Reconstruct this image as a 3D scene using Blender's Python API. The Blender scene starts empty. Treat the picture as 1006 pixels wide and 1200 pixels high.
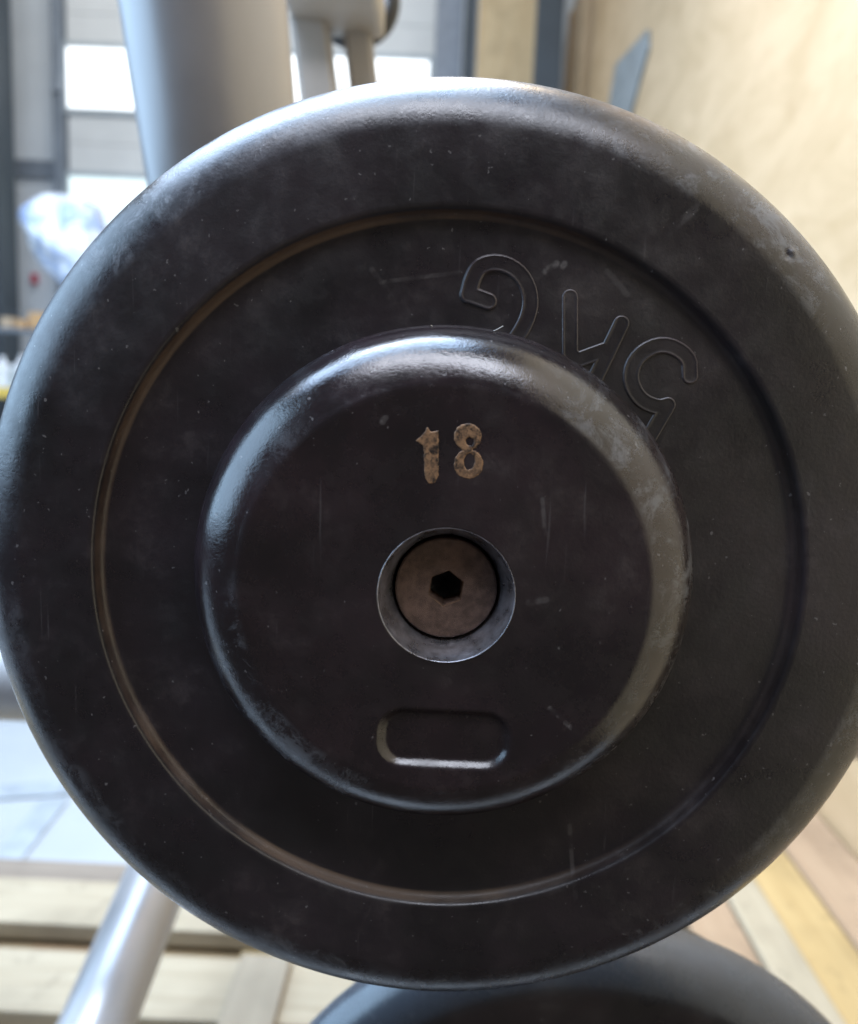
import bpy, bmesh, math, random
from mathutils import Vector, Matrix
random.seed(7)
SC = bpy.context.scene
COL = SC.collection

# ------------------------------------------------------------------ camera
F = 1000.0                       # focal length in photo pixels (photo is 1006 px wide)
TILT, YAW, ROLL = math.radians(8.46), math.radians(0.92), math.radians(2.5)
C_CAM = Vector((0.0038, 0.01213, 0.19416))   # dumbbell reference in camera axes (right, down, forward)
DB = Vector((0.0, 0.0, 0.76))                # dumbbell reference point in the world, its axis is world Y
n = Vector((math.sin(YAW), -math.sin(TILT), 0)); n.z = math.sqrt(1 - n.x**2 - n.y**2)
a = Vector((0, 1, 0)).cross(n).normalized(); b = n.cross(a)
wx = a*math.cos(ROLL) + b*math.sin(ROLL)     # world X, Y, -Z seen in camera axes
wd = -a*math.sin(ROLL) + b*math.cos(ROLL)
R = Matrix((wx, n, -wd))                     # camera axes -> world
CAM = DB - R @ C_CAM
right, down, fwd = R @ Vector((1,0,0)), R @ Vector((0,1,0)), R @ Vector((0,0,1))
cd = bpy.data.cameras.new('camera'); cam = bpy.data.objects.new('camera', cd); COL.objects.link(cam)
m = Matrix((right, -down, -fwd)).transposed().to_4x4(); m.translation = CAM
cam.matrix_world = m
cd.sensor_fit = 'HORIZONTAL'; cd.sensor_width = 36; cd.lens = 36*F/1006
cd.clip_start = 0.01; cd.clip_end = 100
cd.dof.use_dof = True; cd.dof.focus_distance = 0.178; cd.dof.aperture_fstop = 15.5
SC.camera = cam

def ray(u, v): return (R @ Vector(((u-503)/F, (v-600)/F, 1)))
def on_y(u, v, y): d = ray(u, v); return CAM + d*((y-CAM.y)/d.y)
def on_z(u, v, z): d = ray(u, v); return CAM + d*((z-CAM.z)/d.z)
def on_x(u, v, x): d = ray(u, v); return CAM + d*((x-CAM.x)/d.x)
def at(u, v, depth): return CAM + ray(u, v)*depth

# ------------------------------------------------------------------ light
w = bpy.data.worlds.new('World'); SC.world = w; w.use_nodes = True
bg = w.node_tree.nodes['Background']; bg.inputs[0].default_value = (1.0, 0.89, 0.90, 1); bg.inputs[1].default_value = 0.06
def area(name, loc, target, sx, sy, power, color):
    l = bpy.data.lights.new(name, 'AREA'); l.shape = 'RECTANGLE'; l.size = sx; l.size_y = sy; l.energy = power; l.color = color
    o = bpy.data.objects.new(name, l); COL.objects.link(o); o.location = loc
    o.rotation_euler = (Vector(target)-Vector(loc)).to_track_quat('-Z', 'Y').to_euler()
    return o
area('ceiling_skylight', (-1.0, 2.7, 3.9), (-1.0, 2.71, 0), 5.0, 5.3, 95, (0.90, 0.95, 1.0))
area('ceiling_lamp', (-0.80, 0.75, 2.6), (-0.80, 0.76, 0), 1.9, 2.2, 135, (0.50, 0.70, 1.0))
area('ceiling_tube', (-0.50, 0.45, 2.5), (-0.3, 0.44, 0.7), 0.16, 0.9, 28, (0.80, 0.89, 1.0))
area('ceiling_tube', (-0.10, -0.95, 2.6), (0.0, -0.6, 0.7), 1.6, 0.6, 27, (0.84, 0.88, 1.0))
area('door_fill', (-1.4, 3.2, 3.4), (-1.4, 5.0, 1.9), 2.0, 0.6, 20, (0.92, 0.96, 1.0))  # added fill without a visible fixture, brightens back wall and door
area('warm_fill', (0.05, 1.2, 2.6), (0.60, 0.5, 0.8), 0.4, 0.8, 13, (1.0, 0.72, 0.40))  # added warm fill for the plywood, no such source in view
area('side_window', (-2.8, 0.35, 1.75), (0, 0.35, 0.9), 3.4, 2.0, 88, (0.48, 0.72, 1.0))
SC.view_settings.view_transform = 'Standard'; SC.view_settings.look = 'None'
SC.view_settings.gamma = 1; SC.view_settings.exposure = 0; SC.view_settings.use_curve_mapping = False

# ------------------------------------------------------------------ helpers
def tag(o, label=None, cat=None, group=None, kind=None):
    for k, v in (('label', label), ('category', cat), ('group', group), ('kind', kind)):
        if v: o[k] = v
    return o
def empty(name, loc):
    o = bpy.data.objects.new(name, None); COL.objects.link(o); o.location = loc; o.empty_display_size = .05
    return o
def link(name, me, mat, parent=None, smooth=False, loc=None):
    me.materials.append(mat) if mat and not me.materials else None
    if smooth: me.polygons.foreach_set('use_smooth', [True]*len(me.polygons))
    o = bpy.data.objects.new(name, me); COL.objects.link(o)
    if parent: o.parent = parent; 
    if loc is not None: o.location = loc
    return o
PARENT_LOC = {}
def local(parent, p): return Vector(p) - (Vector(parent.location) if parent else Vector())
def mesh(name, verts, faces): 
    me = bpy.data.meshes.new(name); me.from_pydata([tuple(v) for v in verts], [], faces); me.update(); return me
def box_mesh(name, sx, sy, sz, bev=0.002, jit=0):
    bm = bmesh.new(); bmesh.ops.create_cube(bm, size=1)
    for v in bm.verts:
        v.co = Vector((v.co.x*sx + random.uniform(-jit, jit), v.co.y*sy + random.uniform(-jit, jit), v.co.z*sz + random.uniform(-jit, jit)*.4))
    if bev: bmesh.ops.bevel(bm, geom=bm.edges[:], offset=bev, segments=2, affect='EDGES', profile=.5)
    me = bpy.data.meshes.new(name); bm.to_mesh(me); bm.free(); return me
def box(name, lo, hi, mat, parent=None, bev=0.002, jit=0):
    lo, hi = Vector(lo), Vector(hi); s = hi-lo
    me = box_mesh(name, s.x, s.y, s.z, bev, jit)
    return link(name, me, mat, parent, loc=local(parent, (lo+hi)/2))
def tube(name, p0, p1, ra, mat, parent=None, rb=None, seg=48, aspect=1.0, cap=0.003):
    # a closed tube, elliptical if aspect != 1 (minor axis along the view of Y)
    p0, p1 = Vector(p0), Vector(p1); ax = (p1-p0); L = ax.length; ax.normalize()
    s = ax.cross(Vector((0,1,0)))
    if s.length < .1: s = ax.cross(Vector((0,0,1)))
    s.normalize(); t = ax.cross(s)
    vs, fs = [], []
    prof = [(0, ra-cap), (cap, ra), (L-cap, (rb or ra)), (L, (rb or ra)-cap)]
    for h, r in prof:
        for i in range(seg):
            q = 2*math.pi*i/seg
            vs.append(ax*h + s*(r*math.cos(q)) + t*(r*aspect*math.sin(q)))
    for k in range(3):
        for i in range(seg):
            j = (i+1) % seg; fs.append((k*seg+i, k*seg+j, (k+1)*seg+j, (k+1)*seg+i))
    fs.append(tuple(reversed(range(seg)))); fs.append(tuple(range(3*seg, 4*seg)))
    me = mesh(name, vs, fs)
    for p in me.polygons: p.use_smooth = len(p.vertices) == 4
    return link(name, me, mat, parent, loc=local(parent, p0))
def lathe(prof, seg=384, closed=False, dz=None):
    # profile of (r, d): r from the axis, d towards the viewer (world -Y); dz(x, z) adds relief along d
    vs, fs = [], []
    for r, d in prof:
        for i in range(seg):
            q = 2*math.pi*i/seg; x, z = r*math.cos(q), r*math.sin(q)
            e = dz(x, z, r, d) if dz else 0
            vs.append((x, -(d+e), z))
    N = len(prof)
    for k in range(N if closed else N-1):
        k2 = (k+1) % N
        for i in range(seg):
            j = (i+1) % seg; fs.append((k*seg+i, k2*seg+i, k2*seg+j, k*seg+j))
    return vs, fs
def arc(cx, cy, rx, ry, t0, t1, n, pw=1.0):
    out = []
    for i in range(n+1):
        t = math.radians(t0 + (t1-t0)*i/n); c, s = math.cos(t), math.sin(t)
        out.append((cx + rx*math.copysign(abs(c)**pw, c), cy + ry*math.copysign(abs(s)**pw, s)))
    return out

def shoulder(r_out, d0, r_in, d1, tm, n, t0=0):
    T = math.radians(tm); out = []
    for i in range(n+1):
        t = math.radians(t0) + (T-math.radians(t0))*i/n
        out.append((r_in + (r_out-r_in)*(math.cos(t)-math.cos(T))/(1-math.cos(T)), d0 + (d1-d0)*math.sin(t)/math.sin(T)))
    # ease the crease where the shoulder meets the face
    out[-1] = (r_in, d1-.00004); out += [(r_in-.0006, d1)]
    return out
# ------------------------------------------------------------------ materials
def new_mat(name):
    m = bpy.data.materials.new(name); m.use_nodes = True
    return m, m.node_tree, m.node_tree.nodes['Principled BSDF']
def N(nt, t, **kw):
    nd = nt.nodes.new(t)
    for k, v in kw.items():
        if k == 'inp':
            for i, val in v.items(): nd.inputs[i].default_value = val
        else: setattr(nd, k, v)
    return nd
def noise(nt, vec, scale, detail=4, rough=.55, dist=0):
    nd = N(nt, 'ShaderNodeTexNoise', inp={'Scale': scale, 'Detail': detail, 'Roughness': rough, 'Distortion': dist})
    nt.links.new(vec, nd.inputs['Vector']); return nd.outputs['Fac']
def ramp(nt, fac, a0, a1, c0=0, c1=1):
    nd = N(nt, 'ShaderNodeMapRange', inp={1: a0, 2: a1, 3: c0, 4: c1}); nd.interpolation_type = 'SMOOTHSTEP'
    nt.links.new(fac, nd.inputs[0]); return nd.outputs[0]
def mth(nt, op, x, y=None, z=None):
    nd = N(nt, 'ShaderNodeMath', operation=op)
    for i, s in enumerate((x, y, z)):
        if s is None: continue
        if isinstance(s, (int, float)): nd.inputs[i].default_value = s
        else: nt.links.new(s, nd.inputs[i])
    return nd.outputs[0]
def mix(nt, fac, c0, c1):
    nd = N(nt, 'ShaderNodeMix', data_type='RGBA')
    if isinstance(fac, (int, float)): nd.inputs[0].default_value = fac
    else: nt.links.new(fac, nd.inputs[0])
    for i, c in ((6, c0), (7, c1)):
        if isinstance(c, tuple): nd.inputs[i].default_value = (*c, 1)
        else: nt.links.new(c, nd.inputs[i])
    return nd.outputs[2]
def bump(nt, h, bsdf, strength, dist=.001, prev=None):
    nd = N(nt, 'ShaderNodeBump', inp={'Strength': strength, 'Distance': dist}); nt.links.new(h, nd.inputs['Height'])
    if prev: nt.links.new(prev, nd.inputs['Normal'])
    nt.links.new(nd.outputs[0], bsdf.inputs['Normal']); return nd.outputs[0]

def seg_mask(nt, xyz, p, q, width):
    # 1 near the segment p-q (object x, z), 0 away
    dx, dz = q[0]-p[0], q[1]-p[1]; L2 = dx*dx+dz*dz
    ax = mth(nt, 'SUBTRACT', xyz.outputs[0], p[0]); az = mth(nt, 'SUBTRACT', xyz.outputs[2], p[1])
    t = mth(nt, 'DIVIDE', mth(nt, 'ADD', mth(nt, 'MULTIPLY', ax, dx), mth(nt, 'MULTIPLY', az, dz)), L2)
    cl = N(nt, 'ShaderNodeClamp'); nt.links.new(t, cl.inputs[0]); t = cl.outputs[0]
    ex = mth(nt, 'SUBTRACT', ax, mth(nt, 'MULTIPLY', t, dx)); ez = mth(nt, 'SUBTRACT', az, mth(nt, 'MULTIPLY', t, dz))
    d = mth(nt, 'SQRT', mth(nt, 'ADD', mth(nt, 'MULTIPLY', ex, ex), mth(nt, 'MULTIPLY', ez, ez)))
    return ramp(nt, d, width*.3, width, 1, 0)

def rubber(name, base, dust, scuff_r=None, groove=None, scratches=(), rough=.35, painted_sheen=None):
    m, nt, bs = new_mat(name)
    tc = N(nt, 'ShaderNodeTexCoord'); v = tc.outputs['Object']
    xyz = N(nt, 'ShaderNodeSeparateXYZ'); nt.links.new(v, xyz.inputs[0])
    big = noise(nt, v, 38, 5, .6); mid = noise(nt, v, 130, 8, .72); fine = noise(nt, v, 1500, 3, .6); spk = noise(nt, v, 700, 2, .5)
    col = mix(nt, ramp(nt, big, .35, .7), tuple(c*.7 for c in base), (base[0]*1.45, base[1]*1.2, base[2]*1.28))
    dm = mth(nt, 'MULTIPLY', ramp(nt, mid, .50, .80), ramp(nt, big, .40, .68))
    col = mix(nt, mth(nt, 'MULTIPLY', dm, .55), col, dust)
    sp = ramp(nt, spk, .715, .745)
    col = mix(nt, mth(nt, 'MULTIPLY', sp, .5), col, (.25, .24, .24))
    rgh = mth(nt, 'ADD', ramp(nt, mid, .3, .75, rough-.07, rough+.12), ramp(nt, noise(nt, v, 20, 3), .35, .65, -.05, .07))
    rr = mth(nt, 'SQRT', mth(nt, 'ADD', mth(nt, 'MULTIPLY', xyz.outputs[0], xyz.outputs[0]), mth(nt, 'MULTIPLY', xyz.outputs[2], xyz.outputs[2])))
    if scuff_r:                                   # scuffed, chalky rubber on the shoulder
        s = mth(nt, 'MULTIPLY', ramp(nt, rr, scuff_r[0], scuff_r[1]), ramp(nt, noise(nt, v, 120, 9, .8, .5), .47, .62))
        s = mth(nt, 'MULTIPLY', s, ramp(nt, noise(nt, v, 14, 2), .42, .62))
        col = mix(nt, mth(nt, 'MULTIPLY', s, .6), col, (.19, .20, .22))
        rgh = mth(nt, 'SUBTRACT', rgh, ramp(nt, rr, scuff_r[0], scuff_r[1], 0, .07))
        rgh = mth(nt, 'ADD', rgh, mth(nt, 'MULTIPLY', s, .10))
    if painted_sheen:                                      # pale blue-grey painted on the shoulder in place of reflected light
        col = mix(nt, mth(nt, 'MULTIPLY', ramp(nt, rr, scuff_r[0], scuff_r[1]), ramp(nt, mid, .2, .8, 1, .6)), col, painted_sheen)
    if groove:                                    # brown dust that settled in the step
        g = mth(nt, 'MULTIPLY', ramp(nt, rr, groove[0], groove[1]), ramp(nt, rr, groove[2], groove[3], 1, 0))
        g = mth(nt, 'MULTIPLY', g, ramp(nt, noise(nt, v, 22, 5, .6), .28, .60))
        g = mth(nt, 'MULTIPLY', g, ramp(nt, xyz.outputs[0], .0, .05, 1, .12))
        col = mix(nt, mth(nt, 'MULTIPLY', g, .62), col, (.18, .108, .060))
        rgh = mth(nt, 'ADD', rgh, mth(nt, 'MULTIPLY', g, .2))
    # fine hairline scuffs in two directions
    for ang, k in ((.6, .35), (-.9, .28)):
        mp = N(nt, 'ShaderNodeMapping'); nt.links.new(v, mp.inputs[0]); mp.inputs['Rotation'].default_value = (0, ang, 0); mp.inputs['Scale'].default_value = (900, 900, 34)
        h = mth(nt, 'MULTIPLY', ramp(nt, noise(nt, mp.outputs[0], 1.0, 2, .5), .70, .76), ramp(nt, noise(nt, v, 30, 3), .45, .65))
        col = mix(nt, mth(nt, 'MULTIPLY', h, k), col, (.15, .14, .145))
    for p, q, wd_, amt in scratches:
        s = mth(nt, 'MULTIPLY', seg_mask(nt, xyz, p, q, wd_), ramp(nt, noise(nt, v, 260, 3), .38, .62, .05, 1))
        col = mix(nt, mth(nt, 'MULTIPLY', s, amt), col, (.16, .15, .15))
    nt.links.new(col, bs.inputs['Base Color']); nt.links.new(rgh, bs.inputs['Roughness'])
    bs.inputs['IOR'].default_value = 1.85
    b1 = bump(nt, fine, bs, .30, .00012)
    bump(nt, mid, bs, .35, .0003, b1)
    return m

def painted(name, base, rough=.35, metal=0.0, var=.12, scale=20, bstr=.1):
    m, nt, bs = new_mat(name); tc = N(nt, 'ShaderNodeTexCoord'); v = tc.outputs['Object']
    f = noise(nt, v, scale, 5, .6)
    nt.links.new(mix(nt, ramp(nt, f, .3, .7), tuple(c*(1-var) for c in base), tuple(min(1, c*(1+var)) for c in base)), bs.inputs['Base Color'])
    nt.links.new(ramp(nt, f, .3, .7, rough*.85, rough*1.2), bs.inputs['Roughness'])
    bs.inputs['Metallic'].default_value = metal
    if bstr: bump(nt, noise(nt, v, scale*12, 3), bs, bstr, .0005)
    return m

def wood(name, c0, c1, axis=0, rough=.7, knots=True):
    m, nt, bs = new_mat(name); tc = N(nt, 'ShaderNodeTexCoord')
    mp = N(nt, 'ShaderNodeMapping'); nt.links.new(tc.outputs['Object'], mp.inputs[0])
    sc = [26, 26, 26]; sc[axis] = 1.6; mp.inputs['Scale'].default_value = sc
    oi = N(nt, 'ShaderNodeObjectInfo'); off = mth(nt, 'MULTIPLY', oi.outputs['Random'], 40)
    cb = N(nt, 'ShaderNodeCombineXYZ'); 
    for i in range(3): nt.links.new(off, cb.inputs[i])
    nt.links.new(cb.outputs[0], mp.inputs['Location'])
    g = noise(nt, mp.outputs[0], 2.2, 7, .62, .6); big = noise(nt, tc.outputs['Object'], 6, 3)
    col = mix(nt, ramp(nt, g, .3, .72), c0, c1)
    col = mix(nt, ramp(nt, big, .45, .7, 0, .6), col, tuple(c*.70 for c in c1))
    col = mix(nt, ramp(nt, noise(nt, tc.outputs['Object'], 30, 6, .7), .56, .72, 0, .45), col, tuple(c*.45 for c in c1))
    if knots:
        kn = N(nt, 'ShaderNodeTexVoronoi', inp={'Scale': 5.0}); nt.links.new(tc.outputs['Object'], kn.inputs['Vector'])
        col = mix(nt, ramp(nt, kn.outputs['Distance'], .03, .085, .6, 0), col, (.16, .09, .045))
    nt.links.new(col, bs.inputs['Base Color']); bs.inputs['Roughness'].default_value = rough
    bump(nt, g, bs, .35, .0015)
    return m

def plywood(name):
    m, nt, bs = new_mat(name); tc = N(nt, 'ShaderNodeTexCoord'); v = tc.outputs['Object']
    mp = N(nt, 'ShaderNodeMapping'); nt.links.new(v, mp.inputs[0]); mp.inputs['Scale'].default_value = (1, 0.8, 2.2)
    g = noise(nt, mp.outputs[0], 2.6, 7, .62, 1.6); bl = noise(nt, mp.outputs[0], 7, 6, .7, 1.2)
    mp2 = N(nt, 'ShaderNodeMapping'); nt.links.new(v, mp2.inputs[0]); mp2.inputs['Scale'].default_value = (10, 9, 12)
    gr = noise(nt, mp2.outputs[0], 2.0, 6, .6, .3)
    col = mix(nt, ramp(nt, g, .35, .68), (.63, .45, .265), (.52, .36, .195))
    col = mix(nt, ramp(nt, bl, .50, .70, 0, .35), col, (.38, .235, .105))
    col = mix(nt, ramp(nt, gr, .42, .80, 0, .06), col, (.33, .21, .10))
    nt.links.new(col, bs.inputs['Base Color']); bs.inputs['Roughness'].default_value = .5
    bump(nt, gr, bs, .25, .001)
    return m

def emit(name, col, strength, base=(.8,.8,.8)):
    m, nt, bs = new_mat(name); bs.inputs['Base Color'].default_value = (*base, 1)
    tc = N(nt, 'ShaderNodeTexCoord'); f = noise(nt, tc.outputs['Object'], 3, 2)
    nt.links.new(mix(nt, ramp(nt, f, .35, .65), col, tuple(c*.85 for c in col)), bs.inputs['Emission Color'])
    bs.inputs['Emission Strength'].default_value = strength; bs.inputs['Roughness'].default_value = .1
    return m

def face_xy(u, v, d):                    # a mark on the dumbbell face, local x, z at d in front of the reference
    p = on_y(u, v, DB.y - d) - DB; return (p.x, p.z)

D_FACE, D_DISH, D_HUB = .0125, .0098, .0286
PS = [(face_xy(826,236,D_FACE), face_xy(783,272,D_FACE), .0011, .35), (face_xy(668,968,D_DISH), face_xy(673,1046,D_DISH), .0007, .4),
      (face_xy(450,330,D_DISH), face_xy(545,318,D_DISH), .0006, .25), (face_xy(436,316,D_DISH), face_xy(462,352,D_DISH), .0008, .25),
      (face_xy(712,318,D_DISH), face_xy(735,345,D_DISH), .0009, .22), (face_xy(640,318,D_DISH), face_xy(652,309,D_DISH), .0010, .8),
      (face_xy(911,293,.008), face_xy(921,301,.008), .0010, .9), (face_xy(921,301,.008), face_xy(927,293,.008), .0008, 1.0), (face_xy(914,306,.008), face_xy(921,303,.008), .0007, .8),
      (face_xy(660,312,D_DISH), face_xy(662,309,D_DISH), .0009, .9)]
HS = [(face_xy(645,830,D_HUB), face_xy(684,866,D_HUB), .0007, .6), (face_xy(620,706,D_HUB), face_xy(640,703,D_HUB), .0009, .35),
      (face_xy(636,585,D_HUB), face_xy(639,625,D_HUB), .0006, .4), (face_xy(452,490,D_HUB), face_xy(449,494,D_HUB), .0009, .6)]
M = {}
M['plate'] = rubber('rubber_plate', (.0172,.0150,.0176), (.10,.080,.080), (.0905,.0935), (.0737,.0743,.0753,.0758), PS)
M['sheen_plate'] = rubber('rubber_plate_painted_sheen', (.022,.0185,.0188), (.085,.072,.072), (.0885,.0945), (.0737,.0743,.0753,.0758), painted_sheen=(.048,.058,.072))  # lower plate, its shoulder colour carries a painted light band
M['hub'] = rubber('rubber_end_plate', (.0200,.0150,.0168), (.09,.070,.070), (.0400,.0420), None, HS, .27)
M['worn'] = rubber('rubber_worn_edge', (.048,.042,.045), (.17,.16,.165))
M['back_rubber'] = rubber('rubber_back', (.02,.019,.02), (.08,.075,.075))
M['steel'] = painted('worn_steel', (.46,.46,.50), .30, .9, .32, 300, .15)
M['bolt'] = painted('oxide_bolt', (.155,.10,.078), .5, .2, .35, 420, .5)
M['rust'] = painted('rusty_edge', (.16,.095,.06), .5, .3, .4, 900, .4)
M['chrome'] = painted('handle_chrome', (.6,.6,.62), .2, 1.0)
M['silver'] = painted('silver_paint', (.40,.39,.39), .36, .42, .04, 8, .04)
M['black_plastic'] = painted('black_plastic', (.02,.021,.024), .4)

# digit paint
def digit_mat():
    m, nt, bs = new_mat('worn_gold_paint'); tc = N(nt, 'ShaderNodeTexCoord'); v = tc.outputs['Object']
    f = noise(nt, v, 1100, 6, .7, .2); g = noise(nt, v, 330, 4, .6)
    col = mix(nt, ramp(nt, f, .40, .60), (.40, .235, .13), (.20, .125, .078))
    col = mix(nt, ramp(nt, mth(nt, 'ADD', mth(nt, 'MULTIPLY', f, .5), mth(nt, 'MULTIPLY', g, .5)), .49, .60), col, (.040, .030, .026))
    nt.links.new(col, bs.inputs['Base Color']); bs.inputs['Roughness'].default_value = .45; bs.inputs['Metallic'].default_value = .15
    bump(nt, f, bs, .45, .0002); return m
M['digit'] = digit_mat()

# ------------------------------------------------------------------ setting
floor_mat = painted('painted_concrete', (.36,.375,.385), .28, 0, .06, 2.5, .05)
me = mesh('floor', [(-9,0,0),(9,0,0),(9,9,0),(-9,9,0)], [(0,1,2,3)])
tag(link('floor', me, floor_mat), kind='structure')
shadow_mat = painted('painted_shadow', (.30,.325,.345), .5)  # flat grey strips painting the rack's soft shadow bands on the floor
def shadow_strip(p0, p1, wd_):
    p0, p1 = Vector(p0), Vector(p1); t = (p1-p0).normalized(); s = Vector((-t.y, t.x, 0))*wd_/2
    me = mesh('floor_shadow_strip', [(p0+s), (p1+s), (p1-s), (p0-s)], [(0,3,2,1)])
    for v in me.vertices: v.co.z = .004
    tag(link('floor_shadow_strip', me, shadow_mat), kind='structure')
j0, j1 = on_z(-60, 934, 0), on_z(75, 925, 0); shadow_strip(j0, j0+(j1-j0)*6, .06)
j0, j1 = on_z(12, 1004, 0), on_z(72, 930, 0); j1 = j0+(j1-j0)*.86; shadow_strip(j0-(j1-j0), j1, .05)

# ------------------------------------------------------------------ back wall with sectional door
YW = 5.0
wall_grey = painted('wall_panel', (.66,.70,.73), .55, 0, .05, 3, .03)
door_white = painted('door_panel', (.70,.71,.70), .5, 0, .04, 4, .03)
dark_steel = painted('dark_steel', (.07,.085,.10), .5, 0, .15, 6)
mid_steel = painted('grey_steel', (.20,.23,.27), .45, 0, .1, 6)
slate = painted('slate_steel', (.055,.07,.085), .5, 0, .12, 6)
def X(u, y, v=100): return on_y(u, v, y).x
def Z(v, y, u=100): return on_y(u, v, y).z
wl = empty('factory_wall', (0, YW+.12, 0)); tag(wl, 'pale blue-grey panelled factory wall behind the rack', 'wall')
xe = [-5.2, -4.0, X(-60,YW), X(6,YW), X(66,YW)]
for i in range(len(xe)-1): box('wall_panel', (xe[i]+.004, YW+.08, 0), (xe[i+1]-.004, YW+.16, 4.6), wall_grey, wl, .004)
box('wall_panel', (X(66,YW)+.004, YW+.13, 0), (2.2, YW+.2, 4.6), wall_grey, wl, .004)
zb = Z(195, YW, 40)
box('horizontal_trim', (X(6,YW), YW+.05, zb-.05), (X(66,YW), YW+.079, zb+.05), mid_steel, wl)
o = box('steel_column', (X(-30,4.7,150), 4.6, 0), (X(6,4.7,150), 4.8, 4.4), dark_steel); tag(o, 'dark steel column at the far left edge', 'column')
door = empty('sectional_door', (0, YW, 0)); tag(door, 'pale sectional factory door with bright window panes', 'door')
dx0, dx1 = X(79,YW), X(508,YW)
pane_a = emit('bright_pane', (.92,.97,1.0), 1.6); pane_b = emit('sky_pane', (.72,.93,.93), .95)
gasket = painted('window_gasket', (.42,.47,.50), .4)
zt1, zb1 = Z(57,YW,110), Z(128,YW,110); zt2, zb2 = Z(208,YW,110), Z(292,YW,110)
pitch = zt1 - zt2
edges = [0]; z0 = (zb1+zt2)/2
for k in range(-4, 4): 
    e = z0 + pitch*k
    if e > .12: edges.append(e)
for i in range(len(edges)-1):
    box('door_panel', (dx0, YW, edges[i]+.0012), (dx1, YW+.05, edges[i+1]-.0012), door_white, door, .0015)
wins = [(X(80,YW,95), X(80,YW,95)+.62), (X(80,YW,95)+.80, X(80,YW,95)+1.42), (X(436,YW,90)-.30, X(503,YW,90)), ]
for (zb_, zt_), mt in (((zb1, zt1), pane_a), ((zb2, zt2), pane_b)):
    for x0, x1 in wins:
        wnd = empty('window', Vector((0,0,0))); wnd.parent = door; wnd.location = local(door, ((x0+x1)/2, YW, (zb_+zt_)/2))
        hw, hh = (x1-x0)/2, (zt_-zb_)/2
        def wp(nm, lo, hi, mat_): 
            s = Vector(hi)-Vector(lo); me = box_mesh(nm, s.x, s.y, s.z, .003); link(nm, me, mat_, wnd, loc=(Vector(lo)+Vector(hi))/2)
        wp('pane', (-hw, -.016, -hh), (hw, -.004, hh), mt)
        wp('frame', (-hw-.035, -.022, hh), (hw+.035, -.003, hh+.03), gasket); wp('frame', (-hw-.035, -.022, -hh-.03), (hw+.035, -.003, -hh), gasket)
        wp('frame', (-hw-.035, -.021, -hh), (-hw, -.003, hh), gasket); wp('frame', (hw, -.021, -hh), (hw+.035, -.003, hh), gasket)
box('track', (X(66,YW), YW-.06, 0), (X(78,YW)-.003, YW+.04, 4.2), mid_steel, door)
for k in range(5):
    z = .5+.62*k; box('hinge', (X(68,YW), YW-.085, z), (X(77,YW), YW-.062, z+.10), mid_steel, door)

o = box('grey_column', (X(511,4.6,60), 4.5, 0), (X(541,4.6,60), 4.7, 4.2), painted('column_paint', (.24,.27,.32), .5)); tag(o, 'mid-grey steel column right of the sectional door', 'column')
o = box('dark_column', (X(543,4.5,60), 4.4, 0), (X(557,4.5,60), 4.6, 4.2), slate); tag(o, 'narrow dark column between grey column and pale plywood', 'column')
ply = plywood('plywood')
pale_ply = wood('pale_plywood', (0.674,0.535,0.329), (0.588,0.432,0.242), 2, .6, False)
o = box('plywood_panel', (X(559,4.45,60), 4.40, 0), (X(640,4.45,60), 4.42, 3.4), pale_ply); tag(o, 'pale plywood panel standing between two dark posts', 'panel')
o = box('slate_post', (X(628,4.0,60), 4.0, 0), (X(659,4.0,60), 4.1, 3.4), slate); tag(o, 'dark slate steel post at the end of the plywood wall', 'post')

# plywood partition on the right
xw = on_z(1006, 1005, .145).x
pw = empty('plywood_partition', (xw, 2, 0)); tag(pw, 'large warm plywood partition running back along the right side', 'partition')
y_end = on_x(669, 50, xw).y
box('plywood_sheet', (xw, -1.1, .02), (xw+.018, y_end, 2.9), ply, pw, .002)
wd_edge = wood('raw_timber', (.55,.36,.18), (.42,.26,.12), 2)
box('edge_batten', (xw-.012, y_end+.002, .02), (xw+.05, y_end+.05, 2.9), wd_edge, pw)
for y in (.1, 1.4, 2.7): box('stud', (xw+.0185, y, .02), (xw+.09, y+.045, 2.9), wd_edge, pw)
# grey metal plate on the partition
pts = [on_x(u, v, xw) for u, v in ((763,34),(725,75),(716,128),(741,137),(763,56))]
bm = bmesh.new(); c = sum(pts, Vector())/5
f0 = bm.faces.new([bm.verts.new(Vector((xw-.012, p.y, p.z))-c) for p in pts])
r_ = bmesh.ops.extrude_face_region(bm, geom=[f0])
for e in r_['geom']:
    if isinstance(e, bmesh.types.BMVert): e.co.x += .010
bmesh.ops.recalc_face_normals(bm, faces=bm.faces)
bmesh.ops.bevel(bm, geom=bm.edges[:], offset=.002, segments=2, affect='EDGES')
me = bpy.data.meshes.new('gusset_plate'); bm.to_mesh(me); bm.free()
o = link('gusset_plate', me, painted('galvanised', (.32,.36,.38), .4, .4), loc=c); tag(o, 'grey pointed metal plate fixed to the plywood partition', 'plate')

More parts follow.
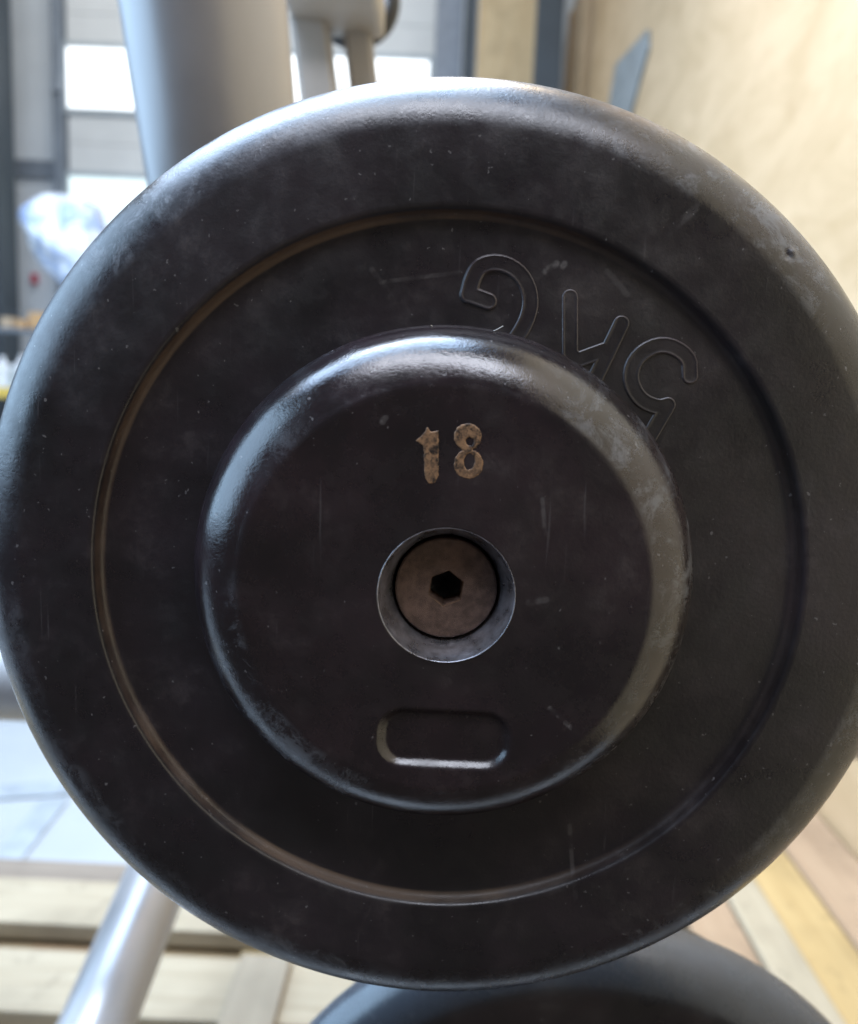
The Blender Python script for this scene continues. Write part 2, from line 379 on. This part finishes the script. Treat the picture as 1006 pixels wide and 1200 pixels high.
# ------------------------------------------------------------------ pallet under the rack
wA = wood('pallet_wood', (.40,.335,.235), (.31,.25,.165), 0)
wB = wood('pallet_wood_brown', (.24,.195,.15), (.18,.14,.105), 0)
wC = wood('pallet_wood_side', (0.372,0.264,0.120), (0.300,0.204,0.090), 1)
wY = wood('timber_yellow', (.50,.35,.155), (.43,.29,.12), 1)
wP = wood('timber_pink', (.42,.29,.18), (.36,.24,.145), 1)
wW = wood('timber_white', (.44,.365,.25), (.37,.30,.20), 1)
ZP = .145
wC2 = wood('pallet_wood_orange', (0.300,0.204,0.102), (0.228,0.150,0.072), 0)
wD = wood('batten_wood', (0.286,0.239,0.171), (0.226,0.184,0.130), 1)
pal = empty('wooden_pallet', (-.4, .7, 0)); tag(pal, 'pale wooden pallet with crosswise boards under the silver rack', 'pallet')
def deck(y0, y1, x0, x1, mt, z1=ZP, th=.022): box('deck_board', (x0, min(y0,y1), z1-th), (x1, max(y0,y1), z1), mt, pal, .002, .0015)
yr = [on_z(60, v, ZP).y for v in (1005, 1030, 1083, 1112, 1188, 1212, 1290)]
deck(yr[0], yr[1]+.003, -1.2, .30, wB, ZP-.004); deck(yr[1], yr[2], -1.2, .30, wA); deck(yr[3], yr[4], -1.2, .30, wA); deck(yr[5], yr[6], -1.2, .30, wA)
yy = yr[6]-.04
while yy > .30: deck(yy, yy-.095, -1.2, .30, wA); yy -= .135
for xs in (-1.15, on_z(305, 1160, .10).x-.03, .2):
    box('stringer', (xs, .27, .028), (xs+.075, yr[0]-.004, ZP-.0225), wC, pal, .003)
for y in (.28, .6, yr[0]-.10): box('base_board', (-1.2, y, .003), (.30, y+.09, .0275), wB, pal)
for k in (2, 4): box('lower_board', (-1.2, yr[k+1]-.03, ZP-.048), (.30, yr[k]+.02, ZP-.030), wC2, pal)
bx0 = on_z(272, 1160, ZP).x; bx1 = on_z(334, 1160, ZP).x
box('batten', (bx0, .3, ZP+.0015), (bx1, yr[3]-.004, ZP+.009), wD, pal, .002)
# small notch block seen in the gap
xb = on_z(95, 1100, .11).x
box('packing_block', (xb-.045, yr[3]+.002, .05), (xb+.045, yr[2]-.002, ZP-.026), wood('packing_wood', (.22,.13,.06), (.14,.08,.035), 0), pal)

tp = empty('timber_decking', (.46, .8, 0)); tag(tp, 'lengthwise yellow and pinkish boards beside the plywood partition', 'boards')
xs = [.335, on_z(878,1100,ZP).x, on_z(961,1152,ZP).x, on_z(1006,1112,ZP).x, xw-.003]
print('strip x', xs)
for i, mt in enumerate((wP, wW, wY, wP)):
    z1 = ZP + (.0, .004, -.002, .002)[i]
    box('deck_board', (xs[i]+.0015, .2, z1-.022), (xs[i+1]-.0015, 1.9+.03*i, z1), mt, tp, .002, .001)
for y in (0.25, .8, 1.7): box('bearer', (xs[0]+.01, y, .0), (xs[4]-.01, y+.09, ZP-.025), wB, tp)

# ------------------------------------------------------------------ dumbbell rack
SM = M['silver']
rack = empty('dumbbell_rack', (0, .45, ZP)); tag(rack, 'silver tubular dumbbell rack standing on the wooden pallet', 'rack')
p_top, p_bot = at(228, -90, .375), at(322, 700, .53)
tube('upright', p_bot, p_bot+(p_top-p_bot)*1.25, .0375, SM, rack)
bm_c = at(10, 793, .60)
tube('crossbeam', (-.75, bm_c.y, bm_c.z), (.62, bm_c.y, bm_c.z), .030, SM, rack)
l1 = at(115, 1198, .60); l0 = at(262, 840, .84)
ld = (l1-l0); lend = l0 + ld*((ZP+.012-l0.z)/ld.z)
tube('leg', l0, lend, .026, SM, rack)
tube('foot_cap', lend+ld.normalized()*.004-ld.normalized()*.03, lend+ld.normalized()*.006, .0285, M['black_plastic'], rack)
tube('side_strut', (l0.x, bm_c.y, bm_c.z), (l0.x, l0.y+.02, l0.z), .022, SM, rack)
LB = at(666, 1443, .312)
tube('rear_leg', (.02, bm_c.y, bm_c.z), (.05, bm_c.y+.06, ZP), .022, SM, rack)
tube('front_leg', (.16, bm_c.y, bm_c.z), (.13, .40, ZP), .022, SM, rack)
# short cradles that carry the dumbbell handles, on arms from the crossbeam
for base in (DB, LB):
    for dy in ((.105, .150) if base is DB else (.105, .185)):
        tube('cradle_bar', (base.x-.035, base.y+dy, base.z-(.016 if base is DB else .0191)-.0115), (base.x+.035, base.y+dy, base.z-(.016 if base is DB else .0191)-.0115), .0115, SM, rack, seg=24)
    tube('cradle_arm', (base.x, base.y+.092, base.z-.051), (base.x, base.y+.19, base.z-.050), .0125, SM, rack, seg=24)
    tube('cradle_arm', (base.x, base.y+.175, base.z-.051), (base.x, bm_c.y, bm_c.z), .0125, SM, rack, seg=24)
# twin flat bars of the far frame, seen over the plate
dep = .62
def bar(u0, v0, u1, v1, wpx, dp, nm='frame_bar', mat_=SM, th=.03):
    p0, p1 = at(u0, v0, dp), at(u1, v1, dp+.03); hw = wpx/1000*dp/2
    ax = (p1-p0).normalized(); s = ax.cross(Vector((0,1,0))).normalized(); t = ax.cross(s)
    vs = []
    for p in (p0, p1):
        for i, j in ((-1,-1),(1,-1),(1,1),(-1,1)): vs.append(p + s*hw*i + t*th/2*j - Vector(rack.location))
    bm = bmesh.new(); V = [bm.verts.new(q) for q in vs]
    for f in ((0,1,2,3),(7,6,5,4),(0,4,5,1),(1,5,6,2),(2,6,7,3),(3,7,4,0)): bm.faces.new([V[i] for i in f])
    bmesh.ops.recalc_face_normals(bm, faces=bm.faces)
    bmesh.ops.bevel(bm, geom=bm.edges[:], offset=.003, segments=3, affect='EDGES')
    me = bpy.data.meshes.new(nm); bm.to_mesh(me); bm.free(); return link(nm, me, mat_, rack)
cream = painted('cream_paint', (.44,.41,.37), .4, 0, .05, 8, .04)
bar(362, 8, 452, 720, 42, dep, mat_=cream); bar(416, 8, 500, 720, 32, dep+.02, mat_=cream)
pl, pr = at(335, -14, dep-.03), at(446, -6, dep-.03)
box('head_plate', (pl.x, pl.y-.02, pl.z-.013), (pr.x, pl.y+.05, pl.z+.013), cream, rack, .004)
# round black bumper on the head bar
vs, fs = lathe([(.0, .012)] + [(.030,.012)] + arc(.030, 0, .012, .012, 90, -90, 10) + [(0,-.012)], 64)
cpt = at(417, 2, .80); 
link('rubber_bumper', mesh('rubber_bumper', vs, fs), M['black_plastic'], rack, True, local(rack, cpt))
tube('bumper_pin', cpt+Vector((0,.01,0)), (pl.x+.04, pl.y+.02, pl.z), .008, SM, rack, seg=24)

# ------------------------------------------------------------------ dumbbell
def make_dumbbell():
    root = empty('dumbbell', DB)
    # weight plate
    prof = arc(.0893, 0, .0147, D_FACE, -90, 0, 16) + shoulder(.1040, 0, .0915, D_FACE, 78, 34, 3)
    prof = [(.0, -D_FACE), (.06, -D_FACE)] + prof + [(.086,.01252),(.082,.01252),(0.07710,.0125),(0.07631,.01247),(0.07592,.0123),(0.07562,.0119),(0.07532,.0113),(0.07503,.0106),(0.07463,.0102),(0.07414,.00995),(0.07354,.00983),(0.07265,.0098),(.071,.0098),(.064,.0098),(.055,.0098),(.03,.0098),(.017,.0098)]
    rnd = random.Random(3); ph = [(rnd.randint(2, 9), rnd.uniform(0, 6.28), rnd.uniform(.00004,.00012)) for _ in range(6)]
    nick = face_xy(916, 300, .008)
    def wob(x, z, r, d):
        q = math.atan2(z, x); e = sum(am*math.sin(k*q+p) for k, p, am in ph) if d > 0 else 0
        dn = math.hypot(x-nick[0], z-nick[1])
        if d > 0: e -= .0005*max(0, 1-(dn/.0012)**2) - .0006*max(0, 1-(math.hypot(x-nick[0]-.0012, z-nick[1]-.0004)/.0010)**2)
        return e
    vs, fs = lathe(prof, 720, dz=wob)
    wpl = link('weight_plate', mesh('weight_plate', vs, fs), M['plate'], root, True)
    # raised letters 5 K G as relief patches
    def patch(name, strokes, d, h, wd_, par, mat_, step=.00018, soft=.00045, fnx=None, edge=0):
        xs_ = [p[0] for s in strokes for p in s]; zs_ = [p[1] for s in strokes for p in s]
        mg = wd_+.001; x0, x1, z0, z1 = min(xs_)-mg, max(xs_)+mg, min(zs_)-mg, max(zs_)+mg
        nx, nz = int((x1-x0)/step)+1, int((z1-z0)/step)+1
        H = {}; SD = {}; vs, fs = [], []; wf = []
        def dist(x, z):
            best = 9
            for s in strokes:
                for (ax, az), (bx, bz) in zip(s[:-1], s[1:]):
                    dx, dz = bx-ax, bz-az; t = max(0, min(1, ((x-ax)*dx+(z-az)*dz)/(dx*dx+dz*dz+1e-12)))
                    best = min(best, math.hypot(x-ax-t*dx, z-az-t*dz))
            return best
        for j in range(nz):
            for i in range(nx):
                x, z = x0+i*step, z0+j*step
                sd = fnx(x, z) if fnx else dist(x, z)-wd_/2
                t = max(0, min(1, .5 - sd/soft)); t = t*t*(3-2*t)
                H[i, j] = t; SD[i, j] = sd; vs.append((x, -(d - .0003 + (h+.0003)*t + edge*math.exp(-((sd+.0003)/.00026)**2)), z))
        for j in range(nz-1):
            for i in range(nx-1):
                if max(H[i,j], H[i+1,j], H[i,j+1], H[i+1,j+1]) > 0: fs.append((j*nx+i, j*nx+i+1, (j+1)*nx+i+1, (j+1)*nx+i)); wf.append(abs(SD[i,j]+.00022) < .00025)
        used = sorted({k for f in fs for k in f}); mp_ = {k: i for i, k in enumerate(used)}
        me = mesh(name, [vs[k] for k in used], [tuple(mp_[k] for k in f) for f in fs])
        if edge:
            me.materials.append(mat_); me.materials.append(M['worn']); me.polygons.foreach_set('material_index', [int(q) for q in wf])
        return link(name, me, mat_, par, True)
    def zp(pts, d, sc=3.144, ox=520, oy=280): return [face_xy(ox+x/sc, oy+y/sc, d) for x, y in pts]
    def smooth(pts, k=3):
        for _ in range(k):
            q = [pts[0]]
            for A, B in zip(pts[:-1], pts[1:]):
                q += [(A[0]*.75+B[0]*.25, A[1]*.75+B[1]*.25), (A[0]*.25+B[0]*.75, A[1]*.25+B[1]*.75)]
            pts = q + [pts[-1]]
        return pts
    G = [smooth(zp([(92,205),(108,140),(138,94),(215,84),(290,128),(326,215),(308,305),(245,400)], D_DISH), 2), zp([(92,203),(166,230)], D_DISH)]
    K = [zp([(655,312),(560,510),(515,610)], D_DISH), zp([(466,215),(466,420),(490,448),(590,412)], D_DISH), zp([(480,440),(420,540)], D_DISH)]
    F5 = [smooth(zp([(908,505),(905,430),(810,380),(715,425),(682,510),(720,592),(790,622),(826,612)], D_DISH), 2), zp([(826,612),(740,760)], D_DISH)]
    for nm, S in (('letter', G), ('letter', K), ('letter', F5)):
        o = patch(nm, S, D_DISH,   .00030, .0035, wpl, M['plate'], .00016, .0008, None, .00012)
    for o, ch in zip([c for c in wpl.children], 'GK5'): o['label'] = 'raised rubber character ' + ch
    # end plate: the face carries the bore and a pill-shaped recess
    bc = face_xy(524, 701, D_HUB); pc = face_xy(520.5, 867, D_HUB)
    s1 = face_xy(441.7, 867, D_HUB); s2 = face_xy(599.3, 867, D_HUB); s3 = face_xy(520, 832, D_HUB); s4 = face_xy(520, 902, D_HUB)
    phw, phh = (s2[0]-s1[0])/2+.0003, (s3[1]-s4[1])/2+.0003; prd = phh*.86
    print('bore', bc, 'pill', pc, phw, phh)
    def face_relief(x, z, r, d):
        if d < D_HUB-.0002: return 0
        qx, qz = abs(x-pc[0])-(phw-prd), abs(z-pc[1])-(phh-prd)
        sd = math.hypot(max(qx,0), max(qz,0)) + min(max(qx,qz),0) - prd
        t = max(0, min(1, (-sd-.0)/.0023)); t = t*t*(3-2*t)
        e = -.0014*t
        e += .00012*math.sin(x*130+1)*math.sin(z*110+.4)
        return e
    prof = [(.017,.0080),(.0480,.0080),(.0496,.0086),(.0506,.0105),(.0511,.0130),(.0513,.0150),(.0514,.0158),(.0518,.0163),(.0518,.0169),(.0514,.0173)]
    prof += shoulder(.0514, .0165, .0403, D_HUB, 66, 34, 8)
    k = prof[-1][0]
    while k > .0137: prof.append((k, D_HUB)); k -= .00022
    prof += [(.01355, D_HUB), (.0134, D_HUB-.0003), (.0134, .0190)]
    prof = [p for i, p in enumerate(prof) if i == 0 or p != prof[i-1]]
    vs, fs = lathe(prof, 640, dz=face_relief)
    def ecc(p):                                   # the moulding sits a touch off the bolt's axis
        k_ = max(0, min(1, (math.hypot(p[0], p[2])-.034)/.014)); return (p[0]-.0008*k_, p[1], p[2]+.0006*k_)
    vs = [ecc(p) for p in vs]
    ep = link('end_plate', mesh('end_plate', vs, fs), M['hub'], root, True)
    # digits 1 8
    def px8(x, y): return face_xy(430+x/5.03, 470+y/5.03, D_HUB)
    sc = (px8(100,0)[0]-px8(0,0)[0])/100
    rnd = random.Random(5); W = [(rnd.uniform(2500,6500), rnd.uniform(-6500,6500), rnd.uniform(0,6)) for _ in range(6)]
    def jag(x, z): return sum(math.sin(a_*x+b_*z+c_) for a_, b_, c_ in W)*.000026
    c1, c2, h1, h2 = px8(595,212), px8(600,372), px8(607,238), px8(605,356)
    def sd8(x, z):
        d1 = math.hypot((x-c1[0])/1.0, z-c1[1]) - 82*sc; d2 = math.hypot(x-c2[0], z-c2[1]) - 90*sc
        hl1 = math.hypot(x-h1[0], z-h1[1]) - 23*sc; hl2 = math.hypot((x-h2[0])*1.5, z-h2[1]) - 46*sc
        return max(min(d1, d2), -hl1, -hl2) + jag(x, z)
    dummy = [[px8(505,125), px8(695,470)]]
    d8 = patch('digit', dummy, D_HUB, .00007, .0004, ep, M['digit'], .00014, .0004, sd8)
    def poly_sd(P):
        def f(x, z):
            d = 9; ins = False
            for (ax, az), (bx, bz) in zip(P, P[1:]+P[:1]):
                dx, dz = bx-ax, bz-az; t = max(0, min(1, ((x-ax)*dx+(z-az)*dz)/(dx*dx+dz*dz)))
                d = min(d, math.hypot(x-ax-t*dx, z-az-t*dz))
                if (az > z) != (bz > z) and x < (bx-ax)*(z-az)/(bz-az)+ax: ins = not ins
            return (-d if ins else d) + jag(x, z)
        return f
    P1 = [px8(*p) for p in ((285,235),(330,190),(362,145),(375,178),(425,172),(425,330),(428,440),(400,488),(365,490),(338,455),(335,310),(330,268))]
    d1 = patch('digit', [[px8(285,145), px8(428,490)]], D_HUB, .00007, .0004, ep, M['digit'], .00014, .0004, poly_sd(P1))
    d1['label'] = 'worn gold digit 1'; d8['label'] = 'worn gold digit 8'
    # steel sleeve and bolt, set on the bore
    def shift(vs, c): return [(x+c[0]*0, y, z+c[1]*0) for x, y, z in vs]
    def cone(x, z, r, d): return .00006*math.sin(r*9000)
    vs, fs = lathe([(.01360,.0276),(.01358,.02850),(.01345,.02862),(.0133,.0285),(.01322,.0279)] + [(.01325-.0023*i/14, .0279-.0062*i/14) for i in range(1,15)] + [(.01075,.0205),(.01075,.019)], 160, dz=cone)
    link('bolt_sleeve', mesh('bolt_sleeve', shift(vs, bc), fs), M['steel'], root, True)
    vs, fs = [], []; seg = 96; hexr = .0036; DBT = .0224
    def ringv(fn): 
        s0 = len(vs)
        for i in range(seg): vs.append(fn(2*math.pi*i/seg))
        return s0
    def circ(r, d): return lambda q: (r*math.cos(q), -d, r*math.sin(q))
    def hx(r, d):
        def f(q):
            q2 = q + math.pi/2 + .12; k_ = (q2 % (math.pi/3)) - math.pi/6; rr = r*math.cos(math.pi/6)/math.cos(k_)
            return (rr*math.cos(q), -d, rr*math.sin(q))
        return f
    rings = [ringv(circ(.0100,.014)), ringv(circ(.01032,.0218)), ringv(circ(.01020,.0222)), ringv(circ(.0099,DBT)), ringv(circ(.0075,DBT)), ringv(circ(.0050,DBT)), ringv(hx(hexr*1.08,DBT)), ringv(hx(hexr,DBT-.0004)), ringv(hx(hexr*.97,DBT-.0060)), ringv(circ(.0026,DBT-.0064)), ringv(circ(.0003,DBT-.0085))]
    for A, B in zip(rings[:-1], rings[1:]):
        for i in range(seg): j = (i+1) % seg; fs.append((A+i, B+i, B+j, A+j))
    me = mesh('bolt', vs, fs); me.materials.append(M['bolt']); me.materials.append(M['rust']); me.materials.append(M['black_plastic'])
    for p in me.polygons:
        k_ = p.index//seg; p.use_smooth = k_ in (0,1,2,9); p.material_index = 1 if k_ == 6 else (2 if k_ > 7 else 0)
    link('bolt', me, None, root)
    # collar, inner plate, handle, and the far head
    vs, fs = lathe([(.0,-.0135),(.076,-.0135)] + arc(.080,-.0255,.012,.012,90,-90,14) + [(.076,-.0375),(.017,-.0375)], 160)
    ip = mesh('inner_plate', vs, fs); link('inner_plate', ip, M['back_rubber'], root, True)
    tube('handle', DB+Vector((0,.036,0)), DB+Vector((0,.185,0)), .016, M['chrome'], root)
    for y, ms in ((.196, ip), ):
        o = link('inner_plate', ms, M['back_rubber'], root, loc=(0, .159, 0))
    vs, fs = lathe([(.0,-.012),(.080,-.012)] + arc(.082,0,.012,.012,-90,90,14) + [(.080,.012),(.0,.012)], 200)
    link('rear_plate', mesh('rear_plate', vs, fs), M['back_rubber'], root, True, (0, .209, 0))
    vs, fs = lathe([(.0,-.02),(.040,-.02)] + arc(.040,-.010,.010,.010,-90,90,14) + [(.02,0)], 160)
    link('rear_end_plate', mesh('rear_end_plate', vs, fs), M['back_rubber'], root, True, (0, .222, 0))
    return root
db = make_dumbbell()
tag(db, 'black rubber dumbbell end marked 18, filling the foreground', 'dumbbell', 'dumbbells on the rack')
def copy_tree(o, parent=None):
    c = o.copy(); COL.objects.link(c); c.parent = parent
    for ch in list(o.children): copy_tree(ch, c)
    return c
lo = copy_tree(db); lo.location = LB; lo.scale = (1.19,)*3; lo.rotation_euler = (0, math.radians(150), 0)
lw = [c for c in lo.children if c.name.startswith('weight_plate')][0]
lw.data = lw.data.copy(); lw.data.materials.clear(); lw.data.materials.append(M['sheen_plate'])
lo['label'] = 'lower black rubber dumbbell whose top edge shows at bottom'

# ------------------------------------------------------------------ clutter far left
bench_mat = painted('bench_top', (.70,.72,.72), .5); white_pl = painted('white_plastic', (.80,.81,.82), .35); 
YB = 3.6
bt = on_y(0, 452, YB).z; bx = X(48, YB, 400)
wb = empty('workbench', (bx-.3, YB+.25, 0)); tag(wb, 'pale workbench with yellow front edge beyond the rack', 'workbench')
box('bench_top', (bx-.9, YB-.05, bt-.03), (bx+.25, YB+.5, bt), bench_mat, wb)
box('edge_strip', (bx-.9, YB-.068, bt-.05), (bx+.25, YB-.051, bt-.004), painted('yellow_edge', (.75,.52,.10), .5), wb)
for lx in (-.85, .17):
    for ly in (0, .42): box('leg', (bx+lx, YB+ly, 0), (bx+lx+.05, YB+ly+.05, bt-.031), mid_steel, wb)
def bottle(u, h, r, label, body):
    c = Vector((X(u, YB+.1, 430), YB+.1, bt))
    t = empty('bottle', c); tag(t, label, 'bottle', 'bottles on the workbench')
    vs, fs = lathe([(0,0),(r*.95,0),(r,.006),(r,h*.62),(r*.9,h*.72),(r*.4,h*.82),(r*.35,h*.9)], 32)
    me = mesh('body', [(x, z, -y) for x, y, z in vs], [tuple(reversed(f)) for f in fs]); link('body', me, body, t, True)
    vs, fs = lathe([(r*.42,h*.86),(r*.42,h),(0,h)], 24)
    me = mesh('cap', [(x, z, -y) for x, y, z in vs], [tuple(reversed(f)) for f in fs]); link('cap', me, white_pl, t, False)
bottle(3, .13, .035, 'white plastic bottle at the left end of the workbench', white_pl)
bottle(27, .14, .040, 'white plastic bottle nearest the dumbbell rim on the workbench', white_pl)
bottle(15, .09, .018, 'small grey-green bottle between two white bottles', painted('grey_green', (.42,.46,.42), .4))
shelf_z = on_y(20, 385, YB+.42).z; 
sh = empty('wall_shelf', (bx-.2, YB+.46, shelf_z)); tag(sh, 'grey shelf holding small orange boxes above the workbench', 'shelf')
box('board', (bx-.9, YB+.36, shelf_z-.02), (bx+.15, YB+.52, shelf_z), mid_steel, sh)
shelf2 = on_y(20, 362, YB+.42).z
for lx in (-.9, .13): box('side_support', (bx+lx, YB+.38, bt), (bx+lx+.02, YB+.50, shelf_z-.021), mid_steel, sh)
orange = painted('orange_card', (.72,.45,.22), .6); tan = painted('tan_card', (.62,.48,.33), .7)
for u, v0, v1, wpx, mt, lb in ((9,384,372,12,tan,'small tan box at the far left end of the shelf'), (44,384,365,16,orange,'small orange box on the shelf beside the dumbbell rim'),(27,384,374,9,orange,'tiny orange box between two boxes on the shelf')):
    p0, p1 = on_y(u-wpx/2, v0, YB+.40), on_y(u+wpx/2, v1, YB+.40)
    tag(box('card_box', (p0.x, YB+.38, shelf_z), (p1.x, YB+.45, shelf_z+abs(p1.z-p0.z)), mt), lb, 'box', 'boxes on the shelf')
pz = on_y(35, 322, YB+.5)
sign = box('red_tag', (pz.x-.015, YW+.04, Z(325,YW,35)-.03), (pz.x+.015, YW+.078, Z(325,YW,35)+.03), painted('red_plastic', (.5,.06,.09), .5)); sign.location.x = X(35,YW,325)
tag(sign, 'tiny red tag on the grey factory wall', 'tag')
# crumpled plastic-wrapped bundle
bm = bmesh.new(); bmesh.ops.create_icosphere(bm, subdivisions=5, radius=1)
YP = 3.3; c0 = on_y(88, 284, YP); sx, sz = abs(on_y(140,284,YP).x-on_y(36,284,YP).x)/2, abs(on_y(88,232,YP).z-on_y(88,338,YP).z)/2
from mathutils import noise as mn
for v in bm.verts:
    p = v.co.copy(); q = 1 + .28*mn.noise(p*1.3) + .08*mn.noise(p*3.1)
    v.co = Vector((p.x*sx*q, p.y*.16*q, p.z*sz*q))
    v.co.x += .25*v.co.z*-1*.5
me = bpy.data.meshes.new('wrapped_bundle'); bm.to_mesh(me); bm.free()
m_, nt, bs = new_mat('plastic_wrap'); tc = N(nt, 'ShaderNodeTexCoord'); f = noise(nt, tc.outputs['Object'], 9, 3, .5, .6)
nt.links.new(mix(nt, ramp(nt, f, .42, .58), (.86,.89,.92), (.40,.50,.72)), bs.inputs['Base Color']); bs.inputs['Roughness'].default_value = .12
bs.inputs['Coat Weight'].default_value = .6
o = link('wrapped_bundle', me, m_, None, True, c0); tag(o, 'white and blue plastic-wrapped bundle in front of the lower door window', 'bundle')
# stand that carries the bundle
st = empty('bundle_stand', (c0.x, YP, 0)); tag(st, 'slim grey stand under the plastic-wrapped bundle', 'stand')
tube('post', (c0.x+.02, YP, .012), (c0.x+.02, YP, c0.z-sz*.72), .02, mid_steel, st, seg=24)
box('base', (c0.x-.15, YP-.15, .0), (c0.x+.19, YP+.15, .012), mid_steel, st)

# ------------------------------------------------------------------ lint on the hub
lint = painted('lint', (.62,.60,.56), .8)
def fibre(pts, label, rad=.00011):
    P = [Vector((face_xy(u, v, d)[0], -d, face_xy(u, v, d)[1])) + DB for u, v, d in pts]
    vs, fs = [], []; sg = 6
    for i, p in enumerate(P):
        t = (P[min(i+1, len(P)-1)]-P[max(i-1, 0)]).normalized(); s = t.cross(Vector((0,1,0))).normalized(); q = t.cross(s)
        for k in range(sg): vs.append(p + (s*math.cos(2*math.pi*k/sg) + q*math.sin(2*math.pi*k/sg))*rad - P[0])
    for i in range(len(P)-1):
        for k in range(sg): fs.append((i*sg+k, i*sg+(k+1)%sg, (i+1)*sg+(k+1)%sg, (i+1)*sg+k))
    tag(link('lint_fibre', mesh('lint_fibre', vs, fs), lint, None, True, P[0]), label, 'lint', 'lint on the hub')
fibre([(562,389,.0165),(572,389,.0168),(581,387,.017),(590,382,.0175)], 'longer pale lint hair on the hub top, right of two')
fibre([(517,387,.0165),(511,385,.0168),(505,381,.0172)], 'short pale lint hair on the hub top, left of two')
